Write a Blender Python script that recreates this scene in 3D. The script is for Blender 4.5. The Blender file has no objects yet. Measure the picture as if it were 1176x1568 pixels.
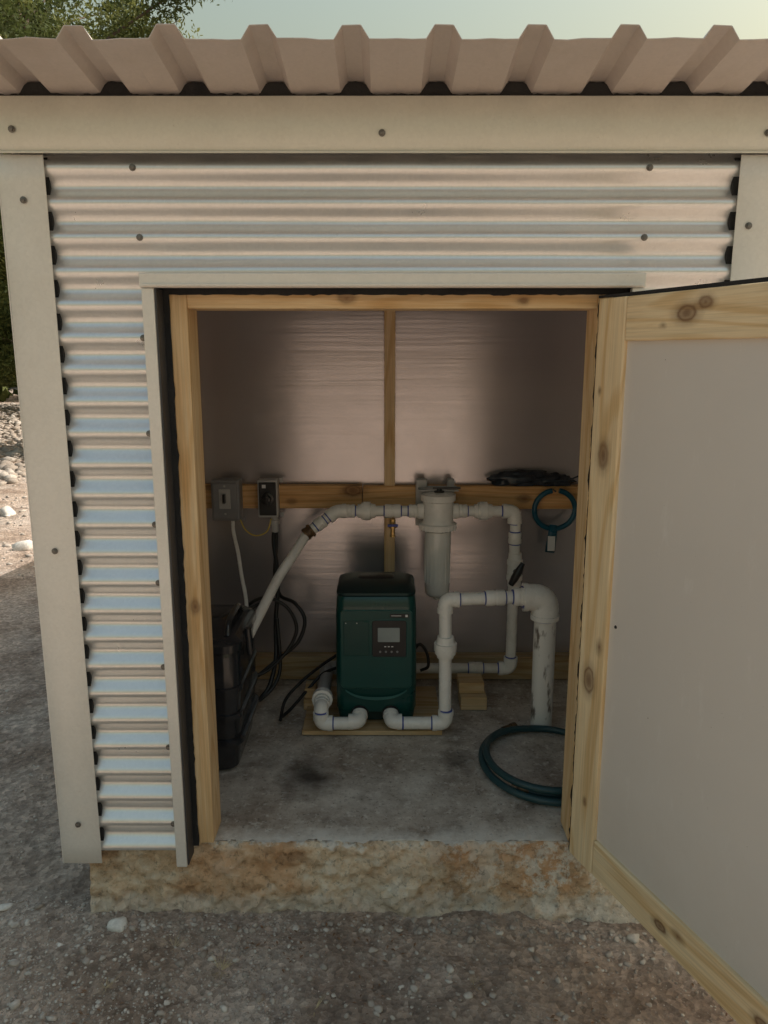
import bpy, math, random, bmesh
import numpy as np
from mathutils import Vector, Matrix, noise
random.seed(7); rng=np.random.default_rng(7)
R=math.radians
scene=bpy.context.scene
# ------------------------------------------------------------------ helpers
def link(o): scene.collection.objects.link(o); return o
def empty(name):
    e=bpy.data.objects.new(name,None); e.empty_display_size=.1; return link(e)
def mesh(name,v,f,mat,parent=None,smooth=False,bevel=0,seg=2):
    me=bpy.data.meshes.new(name); me.from_pydata([tuple(map(float,p)) for p in v],[],f); me.update()
    if mat: me.materials.append(mat)
    if smooth:
        me.polygons.foreach_set("use_smooth",[True]*len(me.polygons))
    o=link(bpy.data.objects.new(name,me))
    if parent: o.parent=parent
    if bevel:
        m=o.modifiers.new("b","BEVEL"); m.width=bevel; m.segments=seg; m.limit_method='ANGLE'
    return o
def boxvf(x0,x1,y0,y1,z0,z1):
    v=[(x0,y0,z0),(x1,y0,z0),(x1,y1,z0),(x0,y1,z0),(x0,y0,z1),(x1,y0,z1),(x1,y1,z1),(x0,y1,z1)]
    f=[(0,3,2,1),(4,5,6,7),(0,1,5,4),(1,2,6,5),(2,3,7,6),(3,0,4,7)]
    return v,f
def box(name,x0,x1,y0,y1,z0,z1,mat,parent=None,bevel=.0015,seg=2):
    v,f=boxvf(x0,x1,y0,y1,z0,z1); return mesh(name,v,f,mat,parent,bevel=bevel,seg=seg)
def catmull(pts,n=8):
    P=[Vector(p) for p in pts]; P=[P[0]*2-P[1]]+P+[P[-1]*2-P[-2]]; out=[]
    for i in range(1,len(P)-2):
        for k in range(n):
            t=k/n;a,b,c,d=P[i-1],P[i],P[i+1],P[i+2]
            out.append(.5*((2*b)+(c-a)*t+(2*a-5*b+4*c-d)*t*t+(3*b-3*c+d-a)*t*t*t))
    out.append(P[-2]); return out
def tubevf(pts,rad,seg=14,cap=True):
    P=[Vector(p) for p in pts]; n=len(P)
    r=rad if hasattr(rad,'__len__') else [rad]*n
    T=[]
    for i in range(n):
        a=P[max(i-1,0)];b=P[min(i+1,n-1)]; d=b-a
        T.append(d.normalized() if d.length>1e-9 else Vector((0,0,1)))
    up=Vector((0,0,1)) if abs(T[0].z)<.9 else Vector((1,0,0))
    N=(up-T[0]*up.dot(T[0])).normalized(); v=[];f=[]
    for i in range(n):
        N=(N-T[i]*N.dot(T[i])); N.normalize(); B=T[i].cross(N)
        for k in range(seg):
            a=2*math.pi*k/seg; v.append(P[i]+(N*math.cos(a)+B*math.sin(a))*r[i])
    for i in range(n-1):
        for k in range(seg):
            k2=(k+1)%seg; f.append((i*seg+k,i*seg+k2,(i+1)*seg+k2,(i+1)*seg+k))
    if cap:
        f.append(tuple(reversed(range(seg)))); f.append(tuple(range((n-1)*seg,n*seg)))
    return v,f
def tube(name,pts,rad,mat,parent=None,seg=14):
    v,f=tubevf(pts,rad,seg); o=mesh(name,v,f,mat,parent,smooth=True)
    m=o.modifiers.new("e","EDGE_SPLIT"); m.split_angle=R(50); return o
def lathe(name,c,axis,prof,mat,parent=None,seg=24):
    ax={'x':Vector((1,0,0)),'y':Vector((0,1,0)),'z':Vector((0,0,1))}[axis] if isinstance(axis,str) else Vector(axis).normalized()
    up=Vector((0,0,1)) if abs(ax.z)<.9 else Vector((1,0,0))
    N=(up-ax*up.dot(ax)).normalized();B=ax.cross(N);c=Vector(c);v=[];f=[]
    for d,r in prof:
        for k in range(seg):
            a=2*math.pi*k/seg; v.append(c+ax*d+(N*math.cos(a)+B*math.sin(a))*max(r,1e-4))
    for i in range(len(prof)-1):
        for k in range(seg):
            k2=(k+1)%seg; f.append((i*seg+k,i*seg+k2,(i+1)*seg+k2,(i+1)*seg+k))
    f.append(tuple(reversed(range(seg)))); f.append(tuple(range((len(prof)-1)*seg,len(prof)*seg)))
    o=mesh(name,v,f,mat,parent,smooth=True); m=o.modifiers.new("e","EDGE_SPLIT"); m.split_angle=R(35); return o
LAT=rng.random((256,256))
def vn(x,y):
    xi=np.floor(x).astype(int);yi=np.floor(y).astype(int);fx=x-xi;fy=y-yi
    fx=fx*fx*(3-2*fx);fy=fy*fy*(3-2*fy)
    g=lambda a,b:LAT[a%256,b%256]
    return (g(xi,yi)*(1-fx)+g(xi+1,yi)*fx)*(1-fy)+(g(xi,yi+1)*(1-fx)+g(xi+1,yi+1)*fx)*fy-.5
def fbm(x,y,o=4):
    s=0;a=1
    for i in range(o): s=s+a*vn(x*2**i+17*i,y*2**i+31*i);a*=.5
    return s
# ------------------------------------------------------------------ materials
class MT:
    def __init__(s,name):
        s.m=bpy.data.materials.new(name); s.m.use_nodes=True; s.n=s.m.node_tree; s.n.nodes.clear()
        s.out=s.N('OutputMaterial'); s.b=s.N('BsdfPrincipled'); s.L(s.b,0,s.out,0)
        s.tc=s.N('TexCoord')
    def N(s,t,**k):
        x=s.n.nodes.new('ShaderNode'+t)
        for a,b in k.items():
            if hasattr(x,a) and a not in x.inputs: setattr(x,a,b)
            else: x.inputs[a].default_value=b
        return x
    def L(s,a,i,b,j):
        s.n.links.new(a.outputs[i],b.inputs[j])
    def co(s,sc=(1,1,1)):
        mp=s.N('Mapping'); mp.inputs['Scale'].default_value=sc; s.L(s.tc,'Object',mp,0); return mp
    def noise(s,scale,detail=5,rough=.55,sc=(1,1,1),dist=0):
        mp=s.co(sc); n=s.N('TexNoise'); n.inputs['Scale'].default_value=scale;n.inputs['Detail'].default_value=detail
        n.inputs['Roughness'].default_value=rough;n.inputs['Distortion'].default_value=dist; s.L(mp,0,n,'Vector'); return n
    def ramp(s,src,si,stops):
        r=s.N('ValToRGB'); e=r.color_ramp.elements
        while len(e)<len(stops): e.new(.5)
        for k,(p,c) in enumerate(stops):
            e[k].position=p; e[k].color=(c,c,c,1) if not hasattr(c,'__len__') else (*c,1)
        s.L(src,si,r,0); return r
    def mix(s,fac,a,b,typ='MIX'):
        m=s.N('Mix',data_type='RGBA',blend_type=typ)
        for idx,x in ((0,fac),(6,a),(7,b)):
            if isinstance(x,tuple) and isinstance(x[0],bpy.types.Node): s.n.links.new(x[0].outputs[x[1]],m.inputs[idx])
            elif idx==0: m.inputs[0].default_value=x
            else: m.inputs[idx].default_value=(*x,1)
        return (m,2)
    def col(s,x): s.n.links.new(x[0].outputs[x[1]],s.b.inputs['Base Color'])
    def bump(s,srcs):
        prev=None
        for (nd,o,st,di) in srcs:
            b=s.N('Bump'); b.inputs['Strength'].default_value=st;b.inputs['Distance'].default_value=di
            s.L(nd,o,b,'Height')
            if prev: s.L(prev,0,b,'Normal')
            prev=b
        s.L(prev,0,s.b,'Normal')
    def set(s,rough=.5,metal=0,spec=.5,coat=0):
        s.b.inputs['Roughness'].default_value=rough; s.b.inputs['Metallic'].default_value=metal
        s.b.inputs['Specular IOR Level'].default_value=spec; s.b.inputs['Coat Weight'].default_value=coat
def simple(name,c1,c2=None,rough=.5,metal=0,scale=8,bs=0,bst=.2,lo=.35,hi=.65,spec=.5,coat=0,rv=.1,sc=(1,1,1)):
    t=MT(name); c2=c2 or tuple(x*.8 for x in c1)
    n=t.noise(scale,5,.6,sc); r=t.ramp(n,0,[(lo,c1),(hi,c2)]); t.col((r,0)); t.set(rough,metal,spec,coat)
    n2=t.noise(scale*3,4); mr=t.N('MapRange'); t.L(n2,0,mr,0); mr.inputs['To Min'].default_value=max(rough-rv,.02);mr.inputs['To Max'].default_value=min(rough+rv,1); t.L(mr,0,t.b,'Roughness')
    if bs:
        nb=t.noise(bs,6); t.bump([(nb,0,bst,.003)])
    return t.m
def galv(name,c,metal,rough,dirt=.25,dirtcol=(.35,.30,.22)):
    t=MT(name); t.set(rough,metal)
    vo=t.N('TexVoronoi'); vo.inputs['Scale'].default_value=160; t.L(t.co(),0,vo,'Vector')
    r0=t.ramp(vo,'Color',[(0,tuple(x*.94 for x in c)),(1,c)])
    n=t.noise(3.2,8,.65); r=t.ramp(n,0,[(.48,0),(.75,1)])
    mm=t.N('Math',operation='MULTIPLY'); t.L(r,0,mm,0); mm.inputs[1].default_value=dirt
    m=t.mix((mm,0),(r0,0),dirtcol); 
    ns=t.noise(55,5,.7); rs=t.ramp(ns,0,[(.68,0),(.78,.4)]); m=t.mix((rs,0),m,(.30,.25,.18)); t.col(m)
    n2=t.noise(14,5); mr=t.N('MapRange'); t.L(n2,0,mr,0); mr.inputs['To Min'].default_value=rough-.08;mr.inputs['To Max'].default_value=rough+.1; t.L(mr,0,t.b,'Roughness')
    n3=t.noise(5,3); n4=t.noise(300,3); t.bump([(n3,0,.12,.01),(n4,0,.06,.001)])
    return t.m
def wood(name,axis,knots=(),tone=1.0,dark=(.26,.12,.04),light=(.86,.65,.39),mid=(.75,.50,.25)):
    t=MT(name); t.set(.62)
    sc=[1,1,1]; sc['xyz'.index(axis)]=.07
    c=[tuple(x*tone for x in k) for k in (dark,mid,light)]
    n=t.noise(26,6,.6,tuple(sc),.6); r=t.ramp(n,0,[(.3,c[1]),(.5,c[2]),(.60,c[1]),(.70,c[2])])
    sc2=list(sc); sc2['xyz'.index(axis)]=.02
    n2=t.noise(220,4,.6,tuple(sc2)); r2=t.ramp(n2,0,[(.35,.84),(.6,1)])
    m=t.mix(1.0,(r,0),(r2,0),'MULTIPLY')
    sc3=list(sc); sc3['xyz'.index(axis)]=.10
    n9=t.noise(5,2,.5,tuple(sc3)); mu=t.N('Math',operation='MULTIPLY'); t.L(n9,0,mu,0); mu.inputs[1].default_value=95
    si=t.N('Math',operation='SINE'); t.L(mu,0,si,0); r9=t.ramp(si,0,[(.25,(1,1,1)),(.95,(.88,.80,.68))]); m=t.mix(1.0,m,(r9,0),'MULTIPLY')
    n3=t.noise(3,4); r3=t.ramp(n3,0,[(.4,(1,1,1)),(.7,(.92,.87,.82))])
    m=t.mix(1.0,m,(r3,0),'MULTIPLY')
    for (p,rad) in knots:
        s=[1,1,1]; s['xyz'.index(axis)]=.6
        mp=t.co(tuple(s)); sub=t.N('VectorMath',operation='DISTANCE'); t.L(mp,0,sub,0); sub.inputs[1].default_value=tuple(a*b for a,b in zip(p,s))
        nn=t.noise(60,2); ad=t.N('Math',operation='MULTIPLY_ADD'); t.L(nn,0,ad,0); ad.inputs[1].default_value=.006; t.L(sub,'Value',ad,2)
        rr=t.ramp(ad,0,[(0,.9),(rad*.5,.75),(rad*.7,.5),(rad*.85,.92),(rad*1.05,.35),(rad*1.7,.0)])
        m=t.mix((rr,0),m,(.13,.05,.018))
    t.col(m); t.bump([(n2,0,.25,.002),(n,0,.1,.002)]); return t.m

m_corr=galv("galvalume_corrugated",(.87,.87,.86),.72,.30,.10)
m_trim=galv("galvalume_trim",(.80,.78,.73),.3,.42,.16)
m_fascia=galv("fascia_metal",(.72,.725,.65),.3,.40,.22)
m_roof=galv("roof_metal",(.64,.57,.53),.25,.5,.35)
m_black=simple("flat_black",(.014,.014,.015),(.024,.024,.024),.9,bs=120,bst=.8)
m_dgrey=simple("dark_primer_steel",(.075,.075,.08),(.055,.055,.06),.5,.3)
m_screw=simple("screw_metal",(.26,.25,.23),(.14,.13,.12),.45,.8,scale=90)
m_white=simple("white_pvc",(.88,.865,.83),(.83,.81,.765),.28,scale=9,coat=.15)
m_clearw=simple("filter_bowl_plastic",(.84,.84,.81),(.77,.77,.73),.12,scale=9,coat=.5,rv=.04)
m_pvcold=simple("scuffed_pvc",(.86,.84,.80),(.20,.165,.14),.45,scale=32,lo=.55,hi=.65,sc=(1,1,.3))
m_pvcshade=simple("shaded_pvc",(.74,.70,.64),(.58,.53,.47),.5,scale=16)  # white pvc with shade painted into its colour
m_grey_pipe=simple("grey_pvc",(.46,.45,.44),(.38,.37,.36),.45)
m_blue=simple("blue_primer",(.05,.08,.38),(.07,.10,.30),.5)
m_brass=simple("brass",(.66,.45,.18),(.46,.30,.12),.35,.8,scale=60)
m_bronze=simple("dark_bronze",(.20,.12,.06),(.10,.06,.035),.45,.4,scale=60)
m_green=simple("green_enamel",(.003,.060,.054),(.004,.052,.046),.30,scale=5,coat=.2,bs=500,bst=.05)
m_lid=simple("dark_lid",(.005,.028,.028),(.007,.022,.022),.34,spec=.4)
m_bk=simple("black_plastic",(.018,.018,.020),(.026,.026,.028),.32,scale=12,bs=300,bst=.1)
m_tank=simple("tank_plastic",(.020,.021,.025),(.032,.033,.038),.2,scale=12,bs=60,bst=.15,coat=.3)
m_cable=simple("cable_rubber",(.014,.014,.015),(.022,.022,.022),.45)
m_teal=simple("teal_plastic",(.006,.10,.165),(.005,.08,.125),.3)
m_hose=simple("hose_rubber",(.014,.060,.072),(.024,.06,.068),.42,scale=30)
m_greyb=simple("grey_box",(.27,.27,.28),(.22,.22,.23),.45,bs=300,bst=.1)
m_greyl=simple("light_grey",(.54,.53,.52),(.46,.45,.45),.45)
m_yel=simple("yellow_cable",(.70,.52,.07),(.55,.42,.06),.5)
m_screen=simple("lcd_screen",(.36,.40,.40),(.30,.34,.34),.12,rv=.02)
m_label=simple("label_white",(.82,.82,.82),(.74,.74,.74),.5)
m_bag=simple("black_bag",(.016,.022,.034),(.035,.045,.06),.22,scale=30,bs=60,bst=.9)
m_bounce=simple("white_bounce_board",(.80,.78,.76),(.76,.74,.72),.6)  # bright white on unseen boards, chosen to bounce light inside
w_v=wood("pine_vertical",'z',(((-.44,1.71,.62),.012),))
w_h=wood("pine_horizontal",'x',(((-.08,1.71,1.315),.012),((.30,1.71,1.31),.010)))
w_in=wood("pine_inner",'z')
w_inx=wood("pine_inner_rail",'x',(((-.11,2.70,.72),.024),((-.33,2.70,.68),.012),((.50,2.7,.69),.016),((-.62,2.7,.73),.012)),light=(.86,.54,.26),mid=(.74,.42,.17))
w_sill=wood("pine_sill",'x',tone=.65)
w_dv=wood("door_pine_vertical",'z',(((.045,0,.985),.020),((.04,0,.47),.022),((.07,0,.56),.011),((.02,0,1.12),.007),((.05,0,.17),.008)),light=(.93,.76,.50),mid=(.86,.66,.39))
w_dh=wood("door_pine_horizontal",'x',(((.26,0,1.27),.019),((.305,0,1.287),.013),((.32,0,.045),.014),((.37,0,.06),.011),((.58,0,.05),.014),((.20,0,1.25),.006)),light=(.93,.76,.50),mid=(.86,.66,.39))
w_block=wood("block_wood",'x',tone=.85)
w_ply=wood("plywood",'x',tone=.8)

def panel_mat():
    t=MT("foil_faced_insulation"); t.set(.3,.66)
    n=t.noise(2.5,6); r=t.ramp(n,0,[(.35,(.64,.60,.615)),(.7,(.57,.53,.55))])
    t.col((r,0))
    w=t.noise(14,3,.5,(.12,1,3.0)); w2=t.noise(70,3,.5,(.05,1,1.6)); t.bump([(w,0,.14,.004),(w2,0,.14,.001)])
    n4=t.noise(9,5); mr=t.N('MapRange'); t.L(n4,0,mr,0); mr.inputs['To Min'].default_value=.18;mr.inputs['To Max'].default_value=.30; t.L(mr,0,t.b,'Roughness')
    return t.m
m_panel=panel_mat()
def doorpanel_mat():
    t=MT("door_panel_board"); t.set(.5,0,.35)
    n=t.noise(1.6,6); r=t.ramp(n,0,[(.3,(.74,.695,.65)),(.7,(.68,.635,.595))])
    n3=t.noise(18,9,.75,(1,1,.35)); r3=t.ramp(n3,0,[(.58,0),(.76,.6)])
    m=t.mix((r3,0),(r,0),(.84,.81,.78))
    n5=t.noise(120,3); r5=t.ramp(n5,0,[(.74,0),(.78,.8)]); m=t.mix((r5,0),m,(.25,.20,.16))
    sz=t.N('SeparateXYZ'); t.L(t.tc,'Object',sz,0); n8=t.noise(9,8,.7); ad=t.N('Math',operation='MULTIPLY_ADD'); t.L(n8,0,ad,0); ad.inputs[1].default_value=.5; t.L(sz,'Z',ad,2)
    rz=t.N('MapRange'); t.L(ad,0,rz,0); rz.inputs['From Min'].default_value=.25; rz.inputs['From Max'].default_value=.6; rz.inputs['To Min'].default_value=.35; rz.inputs['To Max'].default_value=0
    m=t.mix((rz,0),m,(.58,.50,.42)); t.col(m)
    n4=t.noise(4,4); t.bump([(n4,0,.1,.01)]); return t.m
m_dpanel=doorpanel_mat()
def floor_mat():
    t=MT("dirty_concrete_floor"); t.set(.8,0,.3)
    n=t.noise(7,10,.70); r=t.ramp(n,0,[(.32,(.27,.225,.185)),(.48,(.52,.46,.40)),(.64,(.72,.67,.60))])
    n2=t.noise(2.2,6); r2=t.ramp(n2,0,[(.4,(1,1,1)),(.62,(.78,.72,.67))]); m=t.mix(1.0,(r,0),(r2,0),'MULTIPLY')
    n3=t.noise(38,8,.75); r3=t.ramp(n3,0,[(.54,0),(.62,.6)]); m=t.mix((r3,0),m,(.78,.74,.67))
    n6=t.noise(90,4,.7); r6=t.ramp(n6,0,[(.32,.5),(.44,1)]); m=t.mix(1.0,m,(r6,0),'MULTIPLY')
    for p,rad in (((-.22,2.02,0),.12),((.22,2.12,0),.08)):
        mp=t.co((1,.8,0)); d=t.N('VectorMath',operation='DISTANCE'); t.L(mp,0,d,0); d.inputs[1].default_value=(p[0],p[1]*.8,0)
        nn=t.noise(14,5); ad=t.N('Math',operation='MULTIPLY_ADD'); t.L(nn,0,ad,0); ad.inputs[1].default_value=.10; t.L(d,'Value',ad,2)
        rr=t.ramp(ad,0,[(.06,.92 if rad>.1 else .5),(rad+.04,0)]); m=t.mix((rr,0),m,(.06,.048,.04))
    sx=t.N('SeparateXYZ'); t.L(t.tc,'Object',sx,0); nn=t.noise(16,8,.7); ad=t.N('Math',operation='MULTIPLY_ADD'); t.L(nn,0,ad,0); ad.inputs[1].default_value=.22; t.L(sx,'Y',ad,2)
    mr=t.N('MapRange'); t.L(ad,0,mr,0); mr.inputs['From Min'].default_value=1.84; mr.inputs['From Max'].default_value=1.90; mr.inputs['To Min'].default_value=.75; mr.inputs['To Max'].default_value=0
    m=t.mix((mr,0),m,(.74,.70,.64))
    t.col(m); t.bump([(n,0,.5,.008),(n3,0,.6,.004)]); return t.m
m_floor=floor_mat()
def foot_mat():
    t=MT("weathered_foundation_concrete"); t.set(.9,0,.2)
    n=t.noise(8,12,.72,(1,1,1.8)); r=t.ramp(n,0,[(.32,(.30,.19,.115)),(.44,(.58,.40,.25)),(.55,(.76,.60,.42)),(.68,(.84,.77,.65))])
    n2=t.noise(3.0,6,.6,(1,1,2)); r2=t.ramp(n2,0,[(.47,0),(.60,.55)]); m=t.mix((r2,0),(r,0),(.62,.34,.17))
    sx=t.N('SeparateXYZ'); t.L(t.tc,'Object',sx,0); mr=t.N('MapRange'); t.L(sx,'X',mr,0); mr.inputs['From Min'].default_value=-.1; mr.inputs['From Max'].default_value=.4
    n3=t.noise(14,10,.75); r3=t.ramp(n3,0,[(.46,0),(.52,.9)]); mu=t.N('Math',operation='MULTIPLY'); t.L(mr,0,mu,0); t.L(r3,0,mu,1)
    m=t.mix((mu,0),m,(.80,.74,.64))
    n7=t.noise(22,10,.75); ad=t.N('Math',operation='MULTIPLY_ADD'); t.L(n7,0,ad,0); ad.inputs[1].default_value=.12; t.L(sx,'Z',ad,2)
    rz=t.N('MapRange'); t.L(ad,0,rz,0); rz.inputs['From Min'].default_value=.050; rz.inputs['From Max'].default_value=.060; rz.inputs['To Max'].default_value=.85
    m=t.mix((rz,0),m,(.78,.75,.69))
    rb=t.N('MapRange'); t.L(ad,0,rb,0); rb.inputs['From Min'].default_value=-.065; rb.inputs['From Max'].default_value=-.09; rb.inputs['To Max'].default_value=.6
    m=t.mix((rb,0),m,(.70,.63,.54))
    vo=t.N('TexVoronoi'); vo.inputs['Scale'].default_value=48; t.L(t.co(),0,vo,'Vector'); rv=t.ramp(vo,'Color',[(.15,.8),(.5,1),(.9,1.1)]); m=t.mix(.8,m,(rv,0),'MULTIPLY')
    n5=t.noise(70,6,.7); r5=t.ramp(n5,0,[(.34,.55),(.46,1)]); m=t.mix(1.0,m,(r5,0),'MULTIPLY')
    t.col(m); t.bump([(n,0,.8,.02),(vo,'Distance',.5,.007),(n5,0,.8,.006)]); return t.m
m_foot=foot_mat()
def ground_mat():
    t=MT("gravel_dirt"); t.set(.95,0,.15)
    n=t.noise(1.3,8,.65); r=t.ramp(n,0,[(.35,(.47,.375,.305)),(.52,(.54,.455,.395)),(.68,(.62,.555,.50))])
    vo=t.N('TexVoronoi'); vo.inputs['Scale'].default_value=75; vo.inputs['Randomness'].default_value=1; t.L(t.co(),0,vo,'Vector')
    rc=t.ramp(vo,'Color',[(.2,.65),(.6,1.0),(.85,1.35)]); m=t.mix(.7,(r,0),(rc,0),'MULTIPLY')
    n2=t.noise(30,8,.75); r2=t.ramp(n2,0,[(.38,.66),(.62,1.12)]); m=t.mix(1.0,m,(r2,0),'MULTIPLY')
    n4=t.noise(4,5,.6); r4=t.ramp(n4,0,[(.36,(.68,.61,.56)),(.55,(1.05,1.0,.96))]); m=t.mix(1.0,m,(r4,0),'MULTIPLY')
    t.col(m); t.bump([(n2,0,.8,.022),(vo,'Distance',.6,.008)]); return t.m
m_ground=ground_mat()
def attr_mat(name,stops,rough=.85,trans=0):
    t=MT(name); t.set(rough,0,.25); a=t.N('Attribute'); a.attribute_name="tint"; r=t.ramp(a,'Fac',stops)
    n=t.noise(60,4); rn=t.ramp(n,0,[(.3,.75),(.7,1.15)]); m=t.mix(1.0,(r,0),(rn,0),'MULTIPLY'); t.col(m)
    if trans:
        tr=t.N('BsdfTranslucent'); t.n.links.new(m[0].outputs[2],tr.inputs[0]); ms=t.N('MixShader'); ms.inputs[0].default_value=trans
        t.L(t.b,0,ms,1); t.n.links.new(tr.outputs[0],ms.inputs[2]); t.L(ms,0,t.out,0)
    return t.m
m_rocks=attr_mat("stone_chips",[(0,(.32,.265,.22)),(.5,(.50,.44,.385)),(.85,(.66,.61,.55)),(1,(.80,.77,.71))])
m_leaf=attr_mat("juniper_foliage",[(0,(.035,.05,.016)),(.5,(.085,.11,.032)),(1,(.22,.23,.07))],.7,.35)
m_bark=simple("bark",(.16,.12,.09),(.08,.06,.045),.9,scale=20,bs=30,bst=.8)

# ------------------------------------------------------------------ shed
SH=empty("pump_shed")
WY=1.676; PITCH=.0677; Z0=.012; AMP=.0088; YB=5.5; XL=-.778; XR=2.0  # unseen right and rear extent invented to shape the shed's shadow
def cz(z): return math.cos(2*math.pi*(z-Z0)/PITCH)
def roofz(y): return 1.706+.11*(1.68-y)
def corr_front(name,x0,x1,z0,z1):
    nz=int((z1-z0)/PITCH*16)+1; nx=max(2,int((x1-x0)/.03)); v=[];f=[]
    for i in range(nx+1):
        x=x0+(x1-x0)*i/nx
        for k in range(nz+1):
            z=z0+(z1-z0)*k/nz
            y=WY+AMP-AMP*cz(z)+.0016*noise.noise(Vector((x*3,z*6,1)))
            v.append((x,y,z+.0012*noise.noise(Vector((x*2,z*9,7)))))
    for i in range(nx):
        for k in range(nz):
            a=i*(nz+1)+k; f.append((a,a+nz+1,a+nz+2,a+1))
    return mesh(name,v,f,m_corr,SH,smooth=True)
corr_front("corrugated_wall_left",-.70,-.485,.006,1.60)
corr_front("corrugated_wall_top",-.485,.525,1.34,1.60)
corr_front("corrugated_wall_right",.525,XR-.02,.006,1.60)
def corr_side(name,fn,a0,a1,flip,hf):
    n=40; v=[];f=[];nz=300
    for i in range(n+1):
        a=a0+(a1-a0)*i/n; H=hf(a)
        for k in range(nz+1):
            z=.006+(H-.006)*k/nz; v.append(fn(a,AMP*cz(z)*flip,z))
    for i in range(n):
        for k in range(nz):
            q=i*(nz+1)+k; f.append((q,q+1,q+nz+2,q+nz+1))
    return mesh(name,v,f,m_corr,SH,smooth=True)
corr_side("corrugated_side_left",lambda a,d,z:(XL+.01+d,a,z),1.69,YB,-1,lambda a:roofz(a)-.004)
corr_side("added_side_right",lambda a,d,z:(XR-.01+d,a,z),1.69,YB,1,lambda a:roofz(a)-.004)  # unseen end wall of the added stretch
corr_side("added_back_wall",lambda a,d,z:(a,YB+d,z),XL+.02,XR-.02,1,lambda a:roofz(YB)-.004)  # unseen back wall, set far back to lengthen the shadow
def trim(name,x0,x1,z0,z1,y,mat=m_trim,t=.003):
    nx=max(2,int((x1-x0)/.05));nz=max(2,int((z1-z0)/.05));v=[];f=[]
    for i in range(nx+1):
        for k in range(nz+1):
            x=x0+(x1-x0)*i/nx;z=z0+(z1-z0)*k/nz
            v.append((x,y+.0020*noise.noise(Vector((x*6,z*5,y*9))),z))
    for i in range(nx):
        for k in range(nz):
            a=i*(nz+1)+k; f.append((a,a+nz+1,a+nz+2,a+1))
    o=mesh(name,v,f,mat,SH,smooth=True); m=o.modifiers.new("s","SOLIDIFY"); m.thickness=t; m.offset=-1
    m=o.modifiers.new("b","BEVEL"); m.width=.0008; m.segments=1; m.limit_method='ANGLE'
    return o
trim("corner_trim_left",-.782,-.689,-.022,1.592,1.667)
box("corner_trim_return",-.785,-.7825,1.668,1.76,-.022,1.60,m_trim,SH,0)
trim("right_corner_trim",.722,.835,-.022,1.592,1.667)  # right corner trim; wall beyond it is an added stretch
trim("added_corner_trim",XR-.09,XR+.004,-.022,1.592,1.667)  # unseen trim on the added stretch
box("dark_valley_strip_left",-.705,-.6875,1.684,1.705,0,1.59,m_black,SH,0)  # black strips darken the sheet valleys beside the trims
box("dark_valley_strip_right",.7165,.730,1.684,1.705,0,1.59,m_black,SH,0)
box("dark_valley_strip_right_far",.829,.840,1.684,1.705,0,1.59,m_black,SH,0)
trim("fascia_flashing",-.79,XR+.01,1.594,1.699,1.661,m_fascia)
box("fascia_drip_edge",-.79,XR+.01,1.6555,1.6615,1.5925,1.5965,m_fascia,SH,.0008)
box("door_trim_left",-.503,-.477,1.652,1.668,-.022,1.331,m_trim,SH,.002)
box("door_trim_left_return",-.4765,-.473,1.655,1.705,-.018,1.331,m_dgrey,SH,.0005)
box("door_trim_head",-.506,.541,1.650,1.668,1.332,1.361,m_trim,SH,.002)
box("door_trim_head_lip",-.50,.535,1.645,1.6495,1.3345,1.3395,m_trim,SH,.001)
box("door_trim_right",.514,.541,1.652,1.668,-.022,1.331,m_trim,SH,.002)
def ragged(name,a0,a1,fn,mat=m_black,parent=SH,w=.014,amp=.004,n=90,sd=0):
    v=[];f=[]
    for i in range(n+1):
        a=a0+(a1-a0)*i/n
        j=amp*noise.noise(Vector((a*22,sd,0)))+amp*.8*noise.noise(Vector((a*70,sd,3)))
        for p in fn(a,w+j): v.append(p)
    for i in range(n): f.append((2*i,2*i+1,2*i+3,2*i+2))
    return mesh(name,v,f,mat,parent)
ragged("weather_strip_left",0,1.331,lambda a,w:((-.4765,1.704,a),(-.4765+w+.003,1.704,a)))
ragged("weather_strip_head",-.47,.52,lambda a,w:((a,1.703,1.334),(a,1.703,1.334-w+.001)),sd=4)
box("head_backing",-.50,.54,1.7055,1.709,1.322,1.36,m_black,SH,0)
RX=-.056; P_=.1595; RH=.022
def roof():
    pts=[]; k=int((XL-.12-RX)/P_)-1
    while True:
        c=RX+P_*k
        if c>XR+.15: break
        if c-.035>XL-.12:
            pts+= [(c-.031,0),(c-.017,RH-.001),(c-.015,RH),(c+.015,RH),(c+.017,RH-.001),(c+.031,0)]
            for q in (.055,.08,.105): pts.append((c+q,.0012 if q==.08 else 0))
        k+=1
    pts=[(XL-.12,0)]+pts
    ys=[1.463,1.47,1.52,1.6,1.68,1.8]+[1.8+(YB+.12-1.8)*i/14 for i in range(1,15)]
    v=[];f=[];n=len(pts)
    for y in ys:
        for (x,h) in pts:
            jit=.003*noise.noise(Vector((x*9,y*2,0))) if y<1.65 else 0
            v.append((x,y+(.005*noise.noise(Vector((x*14,5,0))) if y<1.465 else 0),roofz(y)+h+jit))
    for j in range(len(ys)-1):
        for i in range(n-1): a=j*n+i; f.append((a,a+1,a+n+1,a+n))
    o=mesh("roof_sheet",v,f,m_roof,SH); m=o.modifiers.new("s","SOLIDIFY"); m.thickness=.0012
roof()
for k in range(-5,14):
    c=RX+P_*k
    if c>XR-.04 or c<XL+.04: continue
    v=[];f=[];n=10
    for i in range(n+1):
        u=i/n*2-1; x=c+.034*u; top=1.703+(RH+.001)*min(1,(1-abs(u))*2.0)+.003*noise.noise(Vector((x*60,k,0)))
        v+= [(x,1.668,1.69),(x,1.668,top),(x,1.74,top)]
    for i in range(n):
        a=3*i; f+=[(a,a+3,a+4,a+1),(a+1,a+4,a+5,a+2)]
    mesh("rib_void_black",v,f,m_black,SH)  # black fill painting the dark of the open rib voids
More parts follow.
